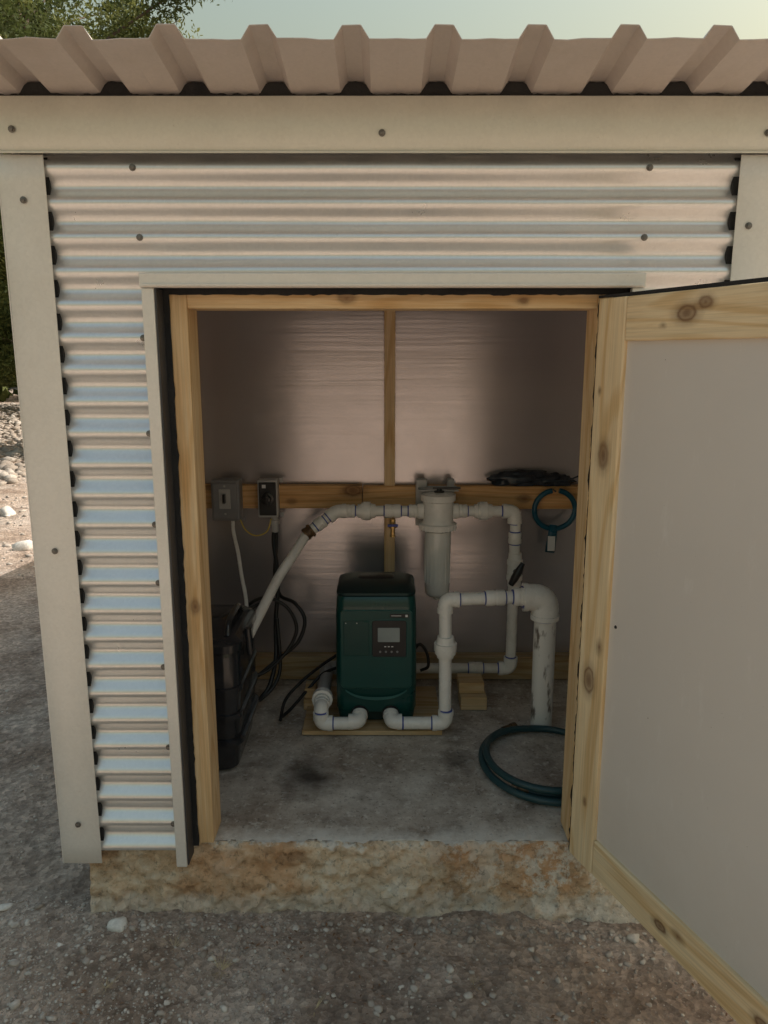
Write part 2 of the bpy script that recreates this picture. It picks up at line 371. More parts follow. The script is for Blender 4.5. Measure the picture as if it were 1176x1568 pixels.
ragged("closure_strip",XL+.01,XR,lambda a,w:((a,1.6665,1.69),(a,1.6665,1.6925+w)),w=.011,amp=.004,n=400,sd=21)
box("top_plate",XL+.03,XR-.03,1.69,1.73,1.60,1.695,m_black,SH,0)
box("jamb_stud_left",-.4615,-.424,1.71,1.80,.004,1.331,w_v,SH)
box("jamb_stud_right",.46,.498,1.71,1.80,.004,1.331,w_v,SH)
box("door_header",-.4235,.4595,1.712,1.80,1.293,1.3305,w_h,SH)
box("stud_left_inner",-.69,-.652,2.70,2.742,.095,1.49,w_in,SH)
box("stud_right_inner",.742,.78,2.70,2.742,.095,1.49,w_in,SH)
box("centre_stud",.001,.039,2.705,2.742,.095,1.49,w_in,SH)
box("wall_rail_a",-.651,-.078,2.695,2.733,.655,.738,w_inx,SH,.003)
box("wall_rail_b",-.0755,.741,2.697,2.735,.652,.735,w_inx,SH,.003)
box("back_sill_plate",-.69,.78,2.69,2.742,.003,.092,w_sill,SH,.003)
box("back_panel",-.72,.82,2.743,2.76,.0,1.56,m_panel,SH,0)
box("inner_panel_left",-.725,-.705,1.80,2.742,.0,1.55,m_bounce,SH,0)
box("inner_panel_right",.79,.81,1.74,2.742,.0,1.55,m_bounce,SH,0)
box("inner_panel_front_left",-.70,-.4625,1.72,1.73,.0,1.6,m_bounce,SH,0)
box("inner_panel_front_right",.4985,.789,1.72,1.73,.0,1.6,m_bounce,SH,0)
box("bounce_ceiling",-.70,.785,1.81,2.74,1.495,1.515,m_bounce,SH,0)  # unseen reflector board added to brighten the interior
box("side_stud_left",-.703,-.665,2.2,2.29,.01,1.49,w_in,SH)
def slab():
    v=[];f=[]; nx=420; prof=[]; NF=26
    for k in range(NF+1): prof.append(('f',-.215+.215*k/NF))
    for k in range(1,26): prof.append(('t',k/25))
    x0,x1=-.738,XR
    n=len(prof)
    for i in range(nx+1):
        t=i/nx; x=x0+(x1-x0)*(t*.5+.5*t*t)
        for kind,q in prof:
            if kind=='f':
                s=-q/.215
                out=.036*s**1.5 + .035*s*max(0,min(1,(x-.25)/.35))
                d=.018*noise.noise(Vector((x*9,q*14,0)))+.012*noise.noise(Vector((x*26,q*38,2)))+.008*noise.noise(Vector((x*65,q*80,5)))+.005*abs(noise.noise(Vector((x*140,q*150,8))))
                edge=.012*max(0,1-(-q)/.015)+ .014*max(0,noise.noise(Vector((x*13,0,9))))*max(0,1+q/.03)
                v.append((x,1.716-out+d+edge,q-(.004 if q>-.001 else 0)-.006*max(0,noise.noise(Vector((x*30,3,9))))*(1 if q>-.012 else 0)))
            else:
                y=1.728+(q**2)*(2.76-1.728)
                z=.0022*noise.noise(Vector((x*6,y*6,0)))+.0010*noise.noise(Vector((x*40,y*40,0)))
                z-= .004*max(0,1-(y-1.728)/.02)
                v.append((x,y,z-.001))
    for i in range(nx):
        for k in range(n-1):
            a=i*n+k; f.append((a,a+n,a+n+1,a+1))
    o=mesh("concrete_slab",v,f,m_foot,SH,smooth=True)
    o.data.materials.append(m_floor)
    for p in o.data.polygons:
        if p.vertices[0]%n>=NF: p.material_index=1
slab()
box("slab_body",-.735,XR-.002,1.775,YB-.02,-.3,-.008,m_foot,SH,0)
def screw(x,y,z):
    lathe("fastener",(x,y,z),(0,-1,0),[(0,.0072),(.0015,.0070),(.0018,.0047),(.0055,.0044),(.006,.003)],m_screw,SH,seg=10)
S=[(-.743,1.6585,1.637),(-.004,1.6585,1.630),(.767,1.6585,1.63),(-.512,WY,1.549),(.541,WY,1.551),(-.506,WY,1.412),(.539,WY,1.412)]
S+=[(-.511,WY,z) for z in (1.207,1.004,.800,.668,.467,.270,.079)]
S+=[(-.735,1.665,1.505),(-.735,1.665,.766),(-.738,1.665,.085),(.748,1.665,1.455),(1.5,1.659,1.63)]
for i,(x,y,z) in enumerate(S):
    if y==WY: z=Z0+PITCH*round((z-Z0)/PITCH)
    screw(x,y-.0005,z)
# ---- open door
DO=empty("door"); DO.parent=SH
dv=Vector((.358,-.934,0)).normalized(); ov=Vector((.934,.358,0)).normalized()
DO.matrix_world=Matrix(((dv.x,ov.x,0,.452),(dv.y,ov.y,0,1.675),(0,0,1,0),(0,0,0,1)))
box("hinge_stile",0,.089,0,.038,.004,1.311,w_dv,DO,.003)
box("latch_stile",.911,1.0,0,.038,.004,1.311,w_dv,DO,.003)
box("top_rail",.0905,.9095,.001,.038,1.223,1.3105,w_dh,DO,.003)
box("bottom_rail",.0905,.9095,.001,.038,.005,.093,w_dh,DO,.003)
box("board_panel",.088,.912,.010,.030,.092,1.224,m_dpanel,DO,0)
v=[];f=[]
for i in range(2):
    for k in range(331):
        z=1.318*k/330; v.append((-.002+1.004*i,.049+.006*cz(z),z))
for k in range(330): f.append((k,k+1,k+332,k+331))
mesh("outer_corrugated_skin",v,f,m_corr,DO,smooth=True)
box("door_edge_sheet",-.003,1.003,.0385,.0405,0,1.3175,m_black,DO,0)
ragged("hinge_seal",.0,1.31,lambda a,w:((-.004,.004,a),(-.004+w*.5,-.0015,a)),parent=DO,w=.010,amp=.013,n=200,sd=8)
ragged("top_seal",.0,1.0,lambda a,w:((a,-.001,1.3175),(a,-.001,1.3175-w*.6)),parent=DO,w=.010,amp=.004,sd=11)
lathe("panel_nail",(.11,.0095,.62),(0,-1,0),[(0,.004),(.002,.003)],m_bk,DO,10)

# ------------------------------------------------------------------ plumbing
PW=empty("pvc_pipework")
def pipe(a,b,r=.0185,mat=None,name="pipe"): return tube(name,[a,b],r,mat or m_white,PW,20)
def ring(p,ax,r,l=.003,mat=None,nm="primer_band"):
    ax=Vector(ax).normalized(); p=Vector(p); return tube(nm,[p-ax*l/2,p+ax*l/2],r,mat or m_blue,PW,20)
AX={'x':Vector((1,0,0)),'y':Vector((0,1,0)),'z':Vector((0,0,1))}
def coupling(c,ax,r=.024,l=.05,mat=None,band=True,name="coupling"):
    h=l/2; lathe(name,c,ax,[(-h,r*.93),(-h+.003,r),(-.004,r),(-.003,r*.95),(.003,r*.95),(.004,r),(h-.003,r),(h,r*.93)],mat or m_white,PW)
    if band:
        a=AX[ax] if isinstance(ax,str) else Vector(ax).normalized()
        for s in(-1,1): ring(Vector(c)+a*s*(h+.002),a,max(r*.80,.0207 if r>.024 else .0192),.0045)
def elbow(c,d1,d2,r=.0235,leg=.042,mat=None,band=True,pr=.0192):
    c=Vector(c);d1=Vector(d1).normalized();d2=Vector(d2).normalized(); bend=leg*.55; pts=[c+d1*leg,c+d1*bend]
    for k in range(1,8):
        t=k/8; pts.append((c+d1*bend)*(1-t)**2+c*2*t*(1-t)+(c+d2*bend)*t*t)
    pts+=[c+d2*bend,c+d2*leg]
    tube("elbow",pts,r,mat or m_white,PW,20)
    for d in(d1,d2):
        tube("elbow_collar",[c+d*(leg-.014),c+d*(leg+.001)],r*1.07,mat or m_white,PW,20)
        if band: ring(c+d*(leg+.003),d,pr,.0045)
def union(c,ax,r=.033,l=.062,mat=None):
    h=l/2; lathe("union",c,ax,[(-h,r*.72),(-h+.012,r*.76),(-h+.013,r*.92),(-.012,r*.92),(-.011,r),(.013,r),(.014,r*.85),(h-.01,r*.78),(h,r*.72)],mat or m_white,PW,12)
YU=2.60; ZU=.665
X=(1,0,0);mX=(-1,0,0);Z=(0,0,1);mZ=(0,0,-1);Yp=(0,1,0);mY=(0,-1,0)
pipe((-.15,YU,ZU),(.13,YU,ZU)); pipe((.24,YU,ZU),(.44,YU,ZU))
union((-.06,YU,ZU),'x'); union((.342,YU,ZU),'x')
coupling((.03,YU,ZU),'x',.024,.055); coupling((.10,YU,ZU),'x',.0235,.030); coupling((.272,YU,ZU),'x',.0235,.030)
coupling((-.115,YU,ZU),'x',.0235,.030)
elbow((.452,YU,ZU),mX,mZ)
d45=Vector((-.78,-.25,-.57)).normalized()
elbow((-.165,YU,ZU),X,d45,leg=.034)
c0=Vector((-.165,YU,ZU))
pipe(c0,c0+d45*.125); coupling(c0+d45*.07,d45,.0225,.035)
e0=c0+d45*.118; lathe("hose_adapter",e0,d45,[(-.014,.024),(-.004,.026),(-.003,.021),(.006,.021),(.007,.024),(.018,.022)],m_bronze,PW,12)
hp=catmull([e0+d45*.01,(-.305,2.50,.535),(-.35,2.45,.47),(-.395,2.36,.385),(-.425,2.29,.33),(-.438,2.25,.30)],8)
tube("flexible_hose",hp,.0165,m_white,PW,18)
elbow((-.440,2.245,.285),Vector((.1,.25,1)),Vector((-.9,-.1,-.4)),r=.019,leg=.03,band=False)
lathe("drain_cock",(.03,YU-.02,ZU-.024),mZ,[(0,.010),(.02,.010),(.021,.014),(.03,.014),(.031,.008),(.055,.008),(.056,.010),(.062,.010)],m_brass,PW,10)
box("drain_cock_handle",.012,.048,YU-.052,YU-.045,ZU-.045,ZU-.036,m_blue,PW,.002)
tube("drain_cock_stem",[(.03,YU-.02,ZU-.04),(.03,YU-.048,ZU-.04)],.005,m_brass,PW,8)
pipe((.455,YU,.10),(.455,YU,ZU))
coupling((.455,YU,.57),'z',.0225,.04)
lathe("ball_valve",(.458,YU,.455),'z',[(-.06,.023),(-.04,.024),(-.035,.028),(-.02,.028),(-.018,.026),(.018,.026),(.02,.028),(.035,.028),(.04,.024),(.06,.023)],m_white,PW)
lathe("ball_valve_stem",(.458,YU-.02,.455),mY,[(0,.010),(.025,.010),(.028,.006)],m_bk,PW,12)
tube("ball_valve_handle",[(.438,YU-.048,.415),(.450,YU-.052,.440),(.462,YU-.052,.462),(.478,YU-.048,.492)],[.010,.014,.014,.008],m_bk,PW,10)
elbow((.455,YU,.087),Z,mX)
pipe((.42,YU,.087),(-.17,YU,.087),.0185,m_pvcshade)
coupling((.33,YU,.087),'x',.0235,.05,m_pvcshade)
elbow((-.205,YU,.09),X,mY,mat=m_grey_pipe,band=False)
tube("return_pipe",[(-.203,2.57,.09),(-.20,2.36,.10)],.022,m_grey_pipe,PW,18)
union((-.20,2.325,.10),'y',.034,.05)
elbow((-.20,2.262,.095),Yp,mZ,band=False,leg=.036)
elbow((-.20,2.258,.047),Z,X,leg=.036,pr=.0206)
pipe((-.165,2.258,.047),(-.11,2.258,.047),.020)
elbow((-.078,2.262,.05),mX,Vector((0,.9,.35)),leg=.034,band=False)
elbow((.022,2.262,.05),X,Vector((0,.9,.35)),leg=.034,band=False)
pipe((.05,2.26,.047),(.17,2.26,.047),.020); ring((.06,2.26,.047),X,.0206,.005)
elbow((.196,2.26,.047),mX,Z,pr=.0206)
pipe((.194,2.262,.07),(.19,2.275,.43),.020); union((.192,2.268,.30),'z',.036,.07)
elbow((.19,2.277,.452),mZ,X,pr=.0206)
pipe((.21,2.278,.452),(.46,2.29,.457),.020); coupling((.345,2.284,.455),Vector((.25,.012,.004)),.0245,.06)
coupling((.422,2.288,.457),'x',.029,.04,band=True)
elbow((.505,2.30,.452),mX,mZ,r=.042,leg=.070,band=True,pr=.0355)
tube("suction_pipe",[(.507,2.302,.40),(.515,2.33,-.02)],.0345,m_pvcold,PW,28)
# ---- filter housing
FH=empty("water_filter_housing")
fx,fy=.187,2.60
lathe("filter_head",(fx,fy,.600),'z',[(0,.056),(.004,.064),(.022,.064),(.026,.056),(.034,.052),(.06,.052),(.10,.053),(.104,.060),(.124,.060),(.128,.050),(.132,.036)],m_white,FH,36)
for k in range(24):
    a=2*math.pi*k/24; box("head_rib",fx+.0635*math.cos(a)-.0015,fx+.0635*math.cos(a)+.0015,fy+.0635*math.sin(a)-.0015,fy+.0635*math.sin(a)+.0015,.601,.622,m_white,FH,.0006)
lathe("filter_bowl",(fx,fy,.36),'z',[(0,.020),(.003,.034),(.010,.041),(.02,.043),(.20,.0455),(.235,.046),(.242,.052)],m_clearw,FH,36)
for k in range(20):
    a=2*math.pi*k/20; x,y=fx+.0445*math.cos(a),fy+.0445*math.sin(a)
    box("bowl_rib",x-.001,x+.001,y-.001,y+.001,.41,.59,m_clearw,FH,.0004)
lathe("bowl_foot",(fx,fy,.347),'z',[(0,.010),(.004,.014),(.015,.014)],m_white,FH,16)
lathe("filter_port_left",(fx-.05,fy,ZU),mX,[(0,.027),(.018,.027),(.022,.024)],m_white,FH)
lathe("filter_port_right",(fx+.05,fy,ZU),X,[(0,.027),(.018,.027),(.022,.024)],m_white,FH)
lathe("pressure_button",(fx+.002,fy-.005,.731),'z',[(0,.018),(.006,.018),(.008,.010),(.016,.008)],m_bk,FH,16)
box("bypass_lever",fx-.02,fx+.075,fy-.012,fy,.744,.750,m_bk,FH,.002)
box("wall_bracket",fx-.075,fx-.035,2.655,2.694,.60,.765,m_greyl,FH,.004)
box("wall_bracket_top",fx-.07,fx+.07,2.60,2.694,.733,.738,m_greyl,FH,.002)
box("wall_bracket_right",fx+.035,fx+.06,2.655,2.694,.70,.765,m_greyl,FH,.004)

# ------------------------------------------------------------------ pump
PU=empty("water_pump")
def rrect(cx,cy,hx,hy,r,n=6):
    o=[]
    for (sx,sy,a0) in ((1,-1,-90),(1,1,0),(-1,1,90),(-1,-1,180)):
        for k in range(n+1):
            a=R(a0+90*k/n); o.append((cx+sx*(hx-r)+r*math.cos(a),cy+sy*(hy-r)+r*math.sin(a)))
    return o
def loft(name,levels,mat,parent,n=6):
    v=[];f=[];m=4*(n+1)
    for (z,cx,cy,hx,hy,r) in levels:
        for p in rrect(cx,cy,hx,hy,r,n): v.append((p[0],p[1],z))
    for i in range(len(levels)-1):
        for k in range(m):
            k2=(k+1)%m; f.append((i*m+k,i*m+k2,(i+1)*m+k2,(i+1)*m+k))
    f.append(tuple(reversed(range(m)))); f.append(tuple(range((len(levels)-1)*m,len(levels)*m)))
    o=mesh(name,v,f,mat,parent,smooth=True); mm=o.modifiers.new("e","EDGE_SPLIT"); mm.split_angle=R(40); return o
pc=-.025; py=2.395
loft("pump_body",[(.066,pc,py,.122,.096,.03),(.075,pc,py,.128,.099,.032),(.20,pc,py,.129,.100,.03),(.40,pc,py,.127,.100,.03),(.440,pc,py,.125,.099,.03),(.452,pc,py+.002,.121,.094,.028)],m_green,PU)
loft("pump_foot_left",[(.022,pc-.083,py,.036,.088,.02),(.04,pc-.082,py,.038,.093,.02),(.07,pc-.080,py,.044,.097,.02)],m_green,PU)
loft("pump_foot_right",[(.022,pc+.083,py,.036,.088,.02),(.04,pc+.082,py,.038,.093,.02),(.07,pc+.080,py,.044,.097,.02)],m_green,PU)
loft("pump_underbody",[(.026,pc,py+.01,.07,.08,.02),(.068,pc,py+.01,.07,.08,.02)],m_lid,PU)
loft("pump_lid",[(.4535,pc,py+.002,.123,.096,.03),(.457,pc,py+.002,.125,.098,.032),(.464,pc,py+.003,.125,.097,.032),(.474,pc,py+.012,.121,.086,.034),(.481,pc,py+.022,.108,.066,.034),(.484,pc,py+.028,.09,.05,.03)],m_lid,PU)
loft("pump_lid_inset",[(.4835,pc,py+.03,.06,.030,.015),(.4865,pc,py+.03,.055,.025,.015)],m_bk,PU)
FY=py-.0995
def front(name,x0,x1,z0,z1,d0,d1,mat,r=.008):
    v=[];f=[];hx=(x1-x0)/2;hz=(z1-z0)/2;cx=(x0+x1)/2;czz=(z0+z1)/2
    A=rrect(cx,czz,hx,hz,r,5);B=rrect(cx,czz,hx-.0012,hz-.0012,max(r-.0012,.0005),5)
    for (x,z) in A: v.append((x,FY-d0,z))
    for (x,z) in A: v.append((x,FY-d1+.0012,z))
    for (x,z) in B: v.append((x,FY-d1,z))
    m=len(A)
    for j in range(2):
        for k in range(m): k2=(k+1)%m; f.append((j*m+k,j*m+k2,(j+1)*m+k2,(j+1)*m+k))
    f.append(tuple(range(2*m,3*m)))
    return mesh(name,v,f,mat,PU)
m_green2=simple("green_panel",(.003,.068,.060),(.003,.060,.054),.32,coat=.15)
m_line=simple("panel_edge",(.07,.20,.19),(.06,.17,.16),.3,.3)
front("front_panel_edge",-.138,.089,.150,.412,-.004,.0035,m_line,.016)
front("front_panel",-.1366,.0876,.1514,.4106,-.004,.0050,m_green2,.015)
front("service_flap_edge",-.1275,-.0465,.2615,.3785,.004,.0058,m_line,.006)
front("service_flap",-.127,-.047,.262,.378,.004,.0068,m_green,.006)
front("display_bezel_edge",-.0385,.0715,.257,.381,.004,.0072,m_line,.009)
front("display_bezel",-.0373,.0703,.2585,.3795,.004,.0085,m_bk,.008)
front("display_screen",-.020,.050,.308,.356,.008,.0092,m_screen,.003)
for i in range(4):
    x=-.012+.018*i; lathe("button",(x,FY-.0084,.276),(0,-1,0),[(0,.0036),(.0015,.0034)],m_greyb,PU,12)
front("name_badge",.018,.078,.388,.400,.004,.0065,m_bk,.002)
front("badge_print",.022,.055,.3925,.396,.0064,.0070,m_label,.001)
front("badge_code",.066,.075,.3895,.3985,.0064,.0070,m_label,.001)
for i,(a,b) in enumerate(((.000,.008),(.011,.019),(.022,.030))):
    front("panel_print",a,b,.2905,.2955,.0084,.0089,m_label,.0012)
for x in (-.085,-.120): lathe("flap_screw",(x,FY-.0066,.370),(0,-1,0),[(0,.002),(.0008,.0016)],m_label,PU,8)
v=[];f=[];n=24
for i in range(n+1):
    s=i/n*2-1; x=pc+s*.098; z=.118+.026*abs(s)**3; h=.0036
    v+=[(x,FY-.0045,z-h-.005*(1-abs(s))),(x,FY-.0055,z+h)]
for i in range(n): f.append((2*i,2*i+2,2*i+3,2*i+1))
mesh("trim_curve",v,f,m_line,PU,smooth=True)
for x in (-.078,.022):
    lathe("port_nut",(x,FY+.02,.062),(0,-1,0),[(0,.029),(.022,.029),(.026,.026)],m_bk,PU,12)

# ------------------------------------------------------------------ loose things in shed
box("plywood_board",-.262,.186,2.262,2.60,.003,.018,w_ply,None,.002)
B=empty("wood_block")
box("block_front",.262,.352,2.44,2.53,.002,.048,w_block,B,.003); box("block_rear",.258,.345,2.47,2.555,.0495,.088,w_block,B,.003)
B2=empty("wood_block"); box("block_lower",-.275,-.232,2.44,2.53,.002,.04,w_block,B2,.003); box("block_upper",-.272,-.235,2.45,2.52,.0415,.075,w_block,B2,.003)
E1=empty("outlet_box")
box("outlet_housing",-.602,-.502,2.63,2.694,.622,.768,m_greyb,E1,.008,3)
box("outlet_cover",-.594,-.510,2.621,2.630,.632,.758,m_greyb,E1,.006,3)
box("outlet_face",-.572,-.532,2.617,2.6215,.668,.738,m_greyl,E1,.003)
box("switch_toggle",-.557,-.547,2.600,2.617,.690,.722,m_bk,E1,.002)
for z in (.650,.748): lathe("cover_screw",(-.552,2.621,z),(0,-1,0),[(0,.004),(.002,.003)],m_greyl,E1,10)
for x in(-.605,-.515): box("mount_ear",x,x+.018,2.688,2.6945,.612,.622,m_greyb,E1,.002)
E2=empty("rotary_switch_box")
box("switch_housing",-.442,-.372,2.645,2.694,.632,.765,m_greyl,E2,.004)
box("switch_faceplate",-.437,-.377,2.640,2.6455,.640,.758,m_bk,E2,.003)
lathe("rotary_knob",(-.407,2.640,.700),(0,-1,0),[(0,.024),(.004,.023),(.006,.014),(.022,.012),(.023,.009)],m_bk,E2,20)
box("knob_grip",-.411,-.403,2.612,2.634,.680,.722,m_bk,E2,.002)
box("switch_label",-.425,-.412,2.6385,2.6402,.738,.750,m_label,E2,0)
for z in(.636,.760): box("mount_tab",-.371,-.358,2.690,2.6945,z-.01,z+.006,m_greyl,E2,.001)
lathe("conduit_fitting",(-.388,2.668,.632),mZ,[(0,.012),(.012,.012),(.013,.017),(.028,.017),(.029,.013),(.055,.013),(.058,.010)],m_greyl,E2,12)
C=empty("electrical_cables")
def cab(pts,r=.006,mat=m_cable,n=10): return tube("cable",catmull(pts,n),r,mat,C,10)
cab([(-.388,2.668,.60),(-.392,2.655,.54),(-.378,2.62,.46),(-.372,2.58,.38),(-.378,2.55,.28),(-.375,2.50,.16),(-.40,2.45,.07),(-.46,2.40,.035),(-.50,2.38,.06)],.0075)
cab([(-.384,2.67,.60),(-.384,2.66,.52),(-.388,2.63,.42),(-.365,2.60,.36),(-.31,2.56,.345),(-.275,2.54,.29),(-.30,2.52,.215),(-.37,2.5,.16),(-.43,2.46,.12),(-.48,2.42,.10)],.0065)
cab([(-.50,2.50,.30),(-.46,2.50,.36),(-.40,2.50,.385),(-.33,2.50,.35),(-.30,2.5,.27),(-.34,2.48,.19),(-.42,2.45,.13),(-.50,2.42,.16),(-.53,2.42,.25),(-.50,2.45,.33),(-.42,2.48,.37)],.006)
cab([(-.37,2.53,.30),(-.36,2.48,.12),(-.42,2.42,.05),(-.46,2.36,.09),(-.45,2.30,.20)],.0065)
cab([(-.34,2.33,.02),(-.33,2.40,.06),(-.28,2.46,.10),(-.22,2.52,.13),(-.16,2.56,.16),(-.12,2.58,.20)],.0055)
cab([(-.34,2.35,.02),(-.31,2.40,.03),(-.26,2.46,.07),(-.21,2.50,.11),(-.13,2.56,.12)],.0055)
cab([(.08,2.55,.12),(.12,2.54,.20),(.15,2.54,.17),(.155,2.54,.12),(.13,2.55,.10)],.0055)
cab([(-.535,2.66,.625),(-.53,2.64,.58),(-.505,2.58,.52),(-.485,2.52,.46),(-.46,2.45,.40),(-.45,2.40,.34),(-.455,2.36,.30)],.0065,m_white)
cab([(-.51,2.66,.625),(-.49,2.655,.585),(-.455,2.65,.566),(-.415,2.65,.580),(-.398,2.66,.625)],.0024,m_yel)
FW=empty("filter_wrench")
wp=[(.605+.072*math.cos(a),2.672-.004*math.sin(a),.655+.070*math.sin(a)) for a in [R(100+340*k/40) for k in range(41)]]
tube("wrench_ring",wp,.0095,m_teal,FW,10)
v,f=tubevf([(.603,2.672,.60),(.600,2.670,.56),(.594,2.668,.50)],[.014,.017,.018],10); v=[(a,2.671+(b-2.671)*.5,c) for a,b,c in v]
mesh("wrench_handle",v,f,m_teal,FW,smooth=True)
box("wrench_label",.582,.608,2.655,2.6585,.508,.562,m_label,FW,.001)
lathe("wrench_hang_nail",(.60,2.70,.725),(0,-1,0),[(0,.002),(.045,.002),(.046,.004),(.048,.004)],m_screw,FW,8)
def blob(name,c,s,mat,amp=.35,sub=4,parent=None):
    bm=bmesh.new(); bmesh.ops.create_icosphere(bm,subdivisions=sub,radius=1)
    for q in bm.verts:
        n=noise.noise(q.co*2.1+Vector((c[0]*7,1,2)))*amp+noise.noise(q.co*5)*amp*.45+abs(noise.noise(q.co*11))*amp*.3
        q.co=Vector((c[0]+q.co.x*s[0]*(1+n),c[1]+q.co.y*s[1]*(1+n),max(c[2]-s[2]*.8,c[2]+q.co.z*s[2]*(1+n*1.6))))
    me=bpy.data.meshes.new(name); bm.to_mesh(me); bm.free(); me.materials.append(mat)
    me.polygons.foreach_set("use_smooth",[True]*len(me.polygons))
    o=link(bpy.data.objects.new(name,me)); o.parent=parent; return o
BG=empty("plastic_bag")
blob("bag_film",(.50,2.705,.760),(.115,.035,.028),m_bag,parent=BG)
blob("bag_fold",(.60,2.705,.754),(.07,.03,.022),m_bag,parent=BG)
tube("bag_tail",catmull([(.62,2.69,.75),(.67,2.67,.77),(.72,2.68,.80),(.715,2.69,.84)],6),.003,m_bag,BG,8)
T=empty("plastic_tank")
tx,ty=-.545,2.19
loft("tank_shell",[(.002,tx+.01,ty,.095,.135,.03),(.012,tx+.005,ty,.112,.150,.04),(.10,tx,ty,.128,.160,.045),(.22,tx,ty,.134,.165,.045),(.36,tx,ty,.134,.165,.045),(.385,tx,ty,.128,.158,.045),(.398,tx,ty,.115,.145,.04)],m_tank,T)
for z in (.09,.17,.25):
    loft("tank_rib",[(z,tx,ty,.130+z*.02,.162,.045),(z+.004,tx,ty,.140,.171,.05),(z+.018,tx,ty,.140,.171,.05),(z+.022,tx,ty,.130+z*.02,.162,.045)],m_tank,T)
loft("tank_lid",[(.372,tx,ty,.136,.167,.05),(.376,tx,ty,.141,.172,.05),(.398,tx,ty,.141,.172,.05),(.414,tx,ty,.12,.15,.045)],m_tank,T)
tube("tank_handle",catmull([(tx+.10,ty-.12,.41),(tx+.10,ty-.09,.445),(tx+.10,ty+.05,.445),(tx+.10,ty+.09,.41)],8),.009,m_tank,T,10)
tube("tank_latch",[(tx+.145,ty-.05,.41),(tx+.15,ty-.05,.33)],.010,m_tank,T,8)
GH=empty("garden_hose")
hp=[]
for k in range(90):
    t=k/89; a=R(116+(360+190)*t); rx=.195-.018*t; ry=.222-.03*t
    hp.append((.485+rx*math.cos(a),2.083+ry*math.sin(a),.014+.022*max(0,min(1,(t-.62)*8))))
tube("hose_coil",hp,.0105,m_hose,GH,14)
hp2=catmull([(.385,1.936,.013),(.43,1.915,.013),(.50,1.905,.014),(.58,1.93,.014),(.64,2.0,.014)],8)
tube("hose_tail",hp2,.0105,m_hose,GH,14)
for p,d in ((hp[0],Vector(hp[0])-Vector(hp[1])),(hp2[0],Vector(hp2[0])-Vector(hp2[1]))):
    lathe("hose_ferrule",p,tuple(d.normalized()),[(-.02,.013),(.004,.0135),(.005,.011),(.012,.011),(.013,.015),(.03,.015),(.031,.011)],m_bronze,GH,12)

# ------------------------------------------------------------------ ground
def gh(x,y):
    x=np.asarray(x,float);y=np.asarray(y,float)
    h=-.182+.045*fbm(x*.8+5,y*.8+9,3)+.012*fbm(x*7,y*7,4)
    d=np.clip((y-6.5)/8,0,1)*np.clip((-x-1.5)/3,0,1); h=h+.35*d*d
    near=np.exp(-((x)**2/1.5+(y-1.65)**2/.4)); h=h*(1-near*.75)+(-.182)*near*.75
    h=h+near*.016*fbm(x*9,y*9,3)+near*.010*fbm(x*30,y*30,2)
    return h
def axis(spec):
    o=[]
    for a,b,s in spec: o+=list(np.arange(a,b,s))
    o.append(spec[-1][1]); return np.array(o)
gx=axis([(-300,-60,40),(-60,-14,4),(-14,-4,.4),(-4,-1.6,.08),(-1.6,1.1,.011),(1.1,3,.1),(3,14,1),(14,60,6),(60,300,40)])
gy=axis([(-300,-60,40),(-60,-10,5),(-10,.2,.5),(.2,1.2,.06),(1.2,1.8,.011),(1.8,3,.03),(3,8,.08),(8,16,.4),(16,60,4),(60,300,40)])
GX,GY=np.meshgrid(gx,gy); HZ=gh(GX,GY)
vv=np.stack([GX.ravel(),GY.ravel(),HZ.ravel()],1); nx=len(gx);ny=len(gy)
ii,jj=np.meshgrid(np.arange(nx-1),np.arange(ny-1)); a=(jj*nx+ii).ravel(); fs=np.stack([a,a+1,a+nx+1,a+nx],1)
def npmesh(name,v,f,mat,tint=None,smooth=False,parent=None):
    me=bpy.data.meshes.new(name); v=np.asarray(v,np.float32); f=np.asarray(f,np.int32); k=f.shape[1]
    me.vertices.add(len(v)); me.vertices.foreach_set("co",v.ravel())
    me.loops.add(f.size); me.loops.foreach_set("vertex_index",f.ravel())
    me.polygons.add(len(f)); me.polygons.foreach_set("loop_start",np.arange(0,f.size,k,dtype=np.int32))
    me.update(calc_edges=True); me.validate()
    if tint is not None:
        at=me.attributes.new("tint",'FLOAT','POINT'); at.data.foreach_set("value",np.asarray(tint,np.float32))
    if smooth: me.polygons.foreach_set("use_smooth",[True]*len(me.polygons))
    me.materials.append(mat); o=link(bpy.data.objects.new(name,me)); o.parent=parent; return o
npmesh("ground",vv,fs,m_ground,smooth=True)
def ico(s):
    bm=bmesh.new(); bmesh.ops.create_icosphere(bm,subdivisions=s,radius=1); V=np.array([q.co[:] for q in bm.verts]); F=np.array([[q.index for q in p.verts] for p in bm.faces]); bm.free(); return V,F
ICV,ICF=ico(1); IC2V,IC2F=ico(2)
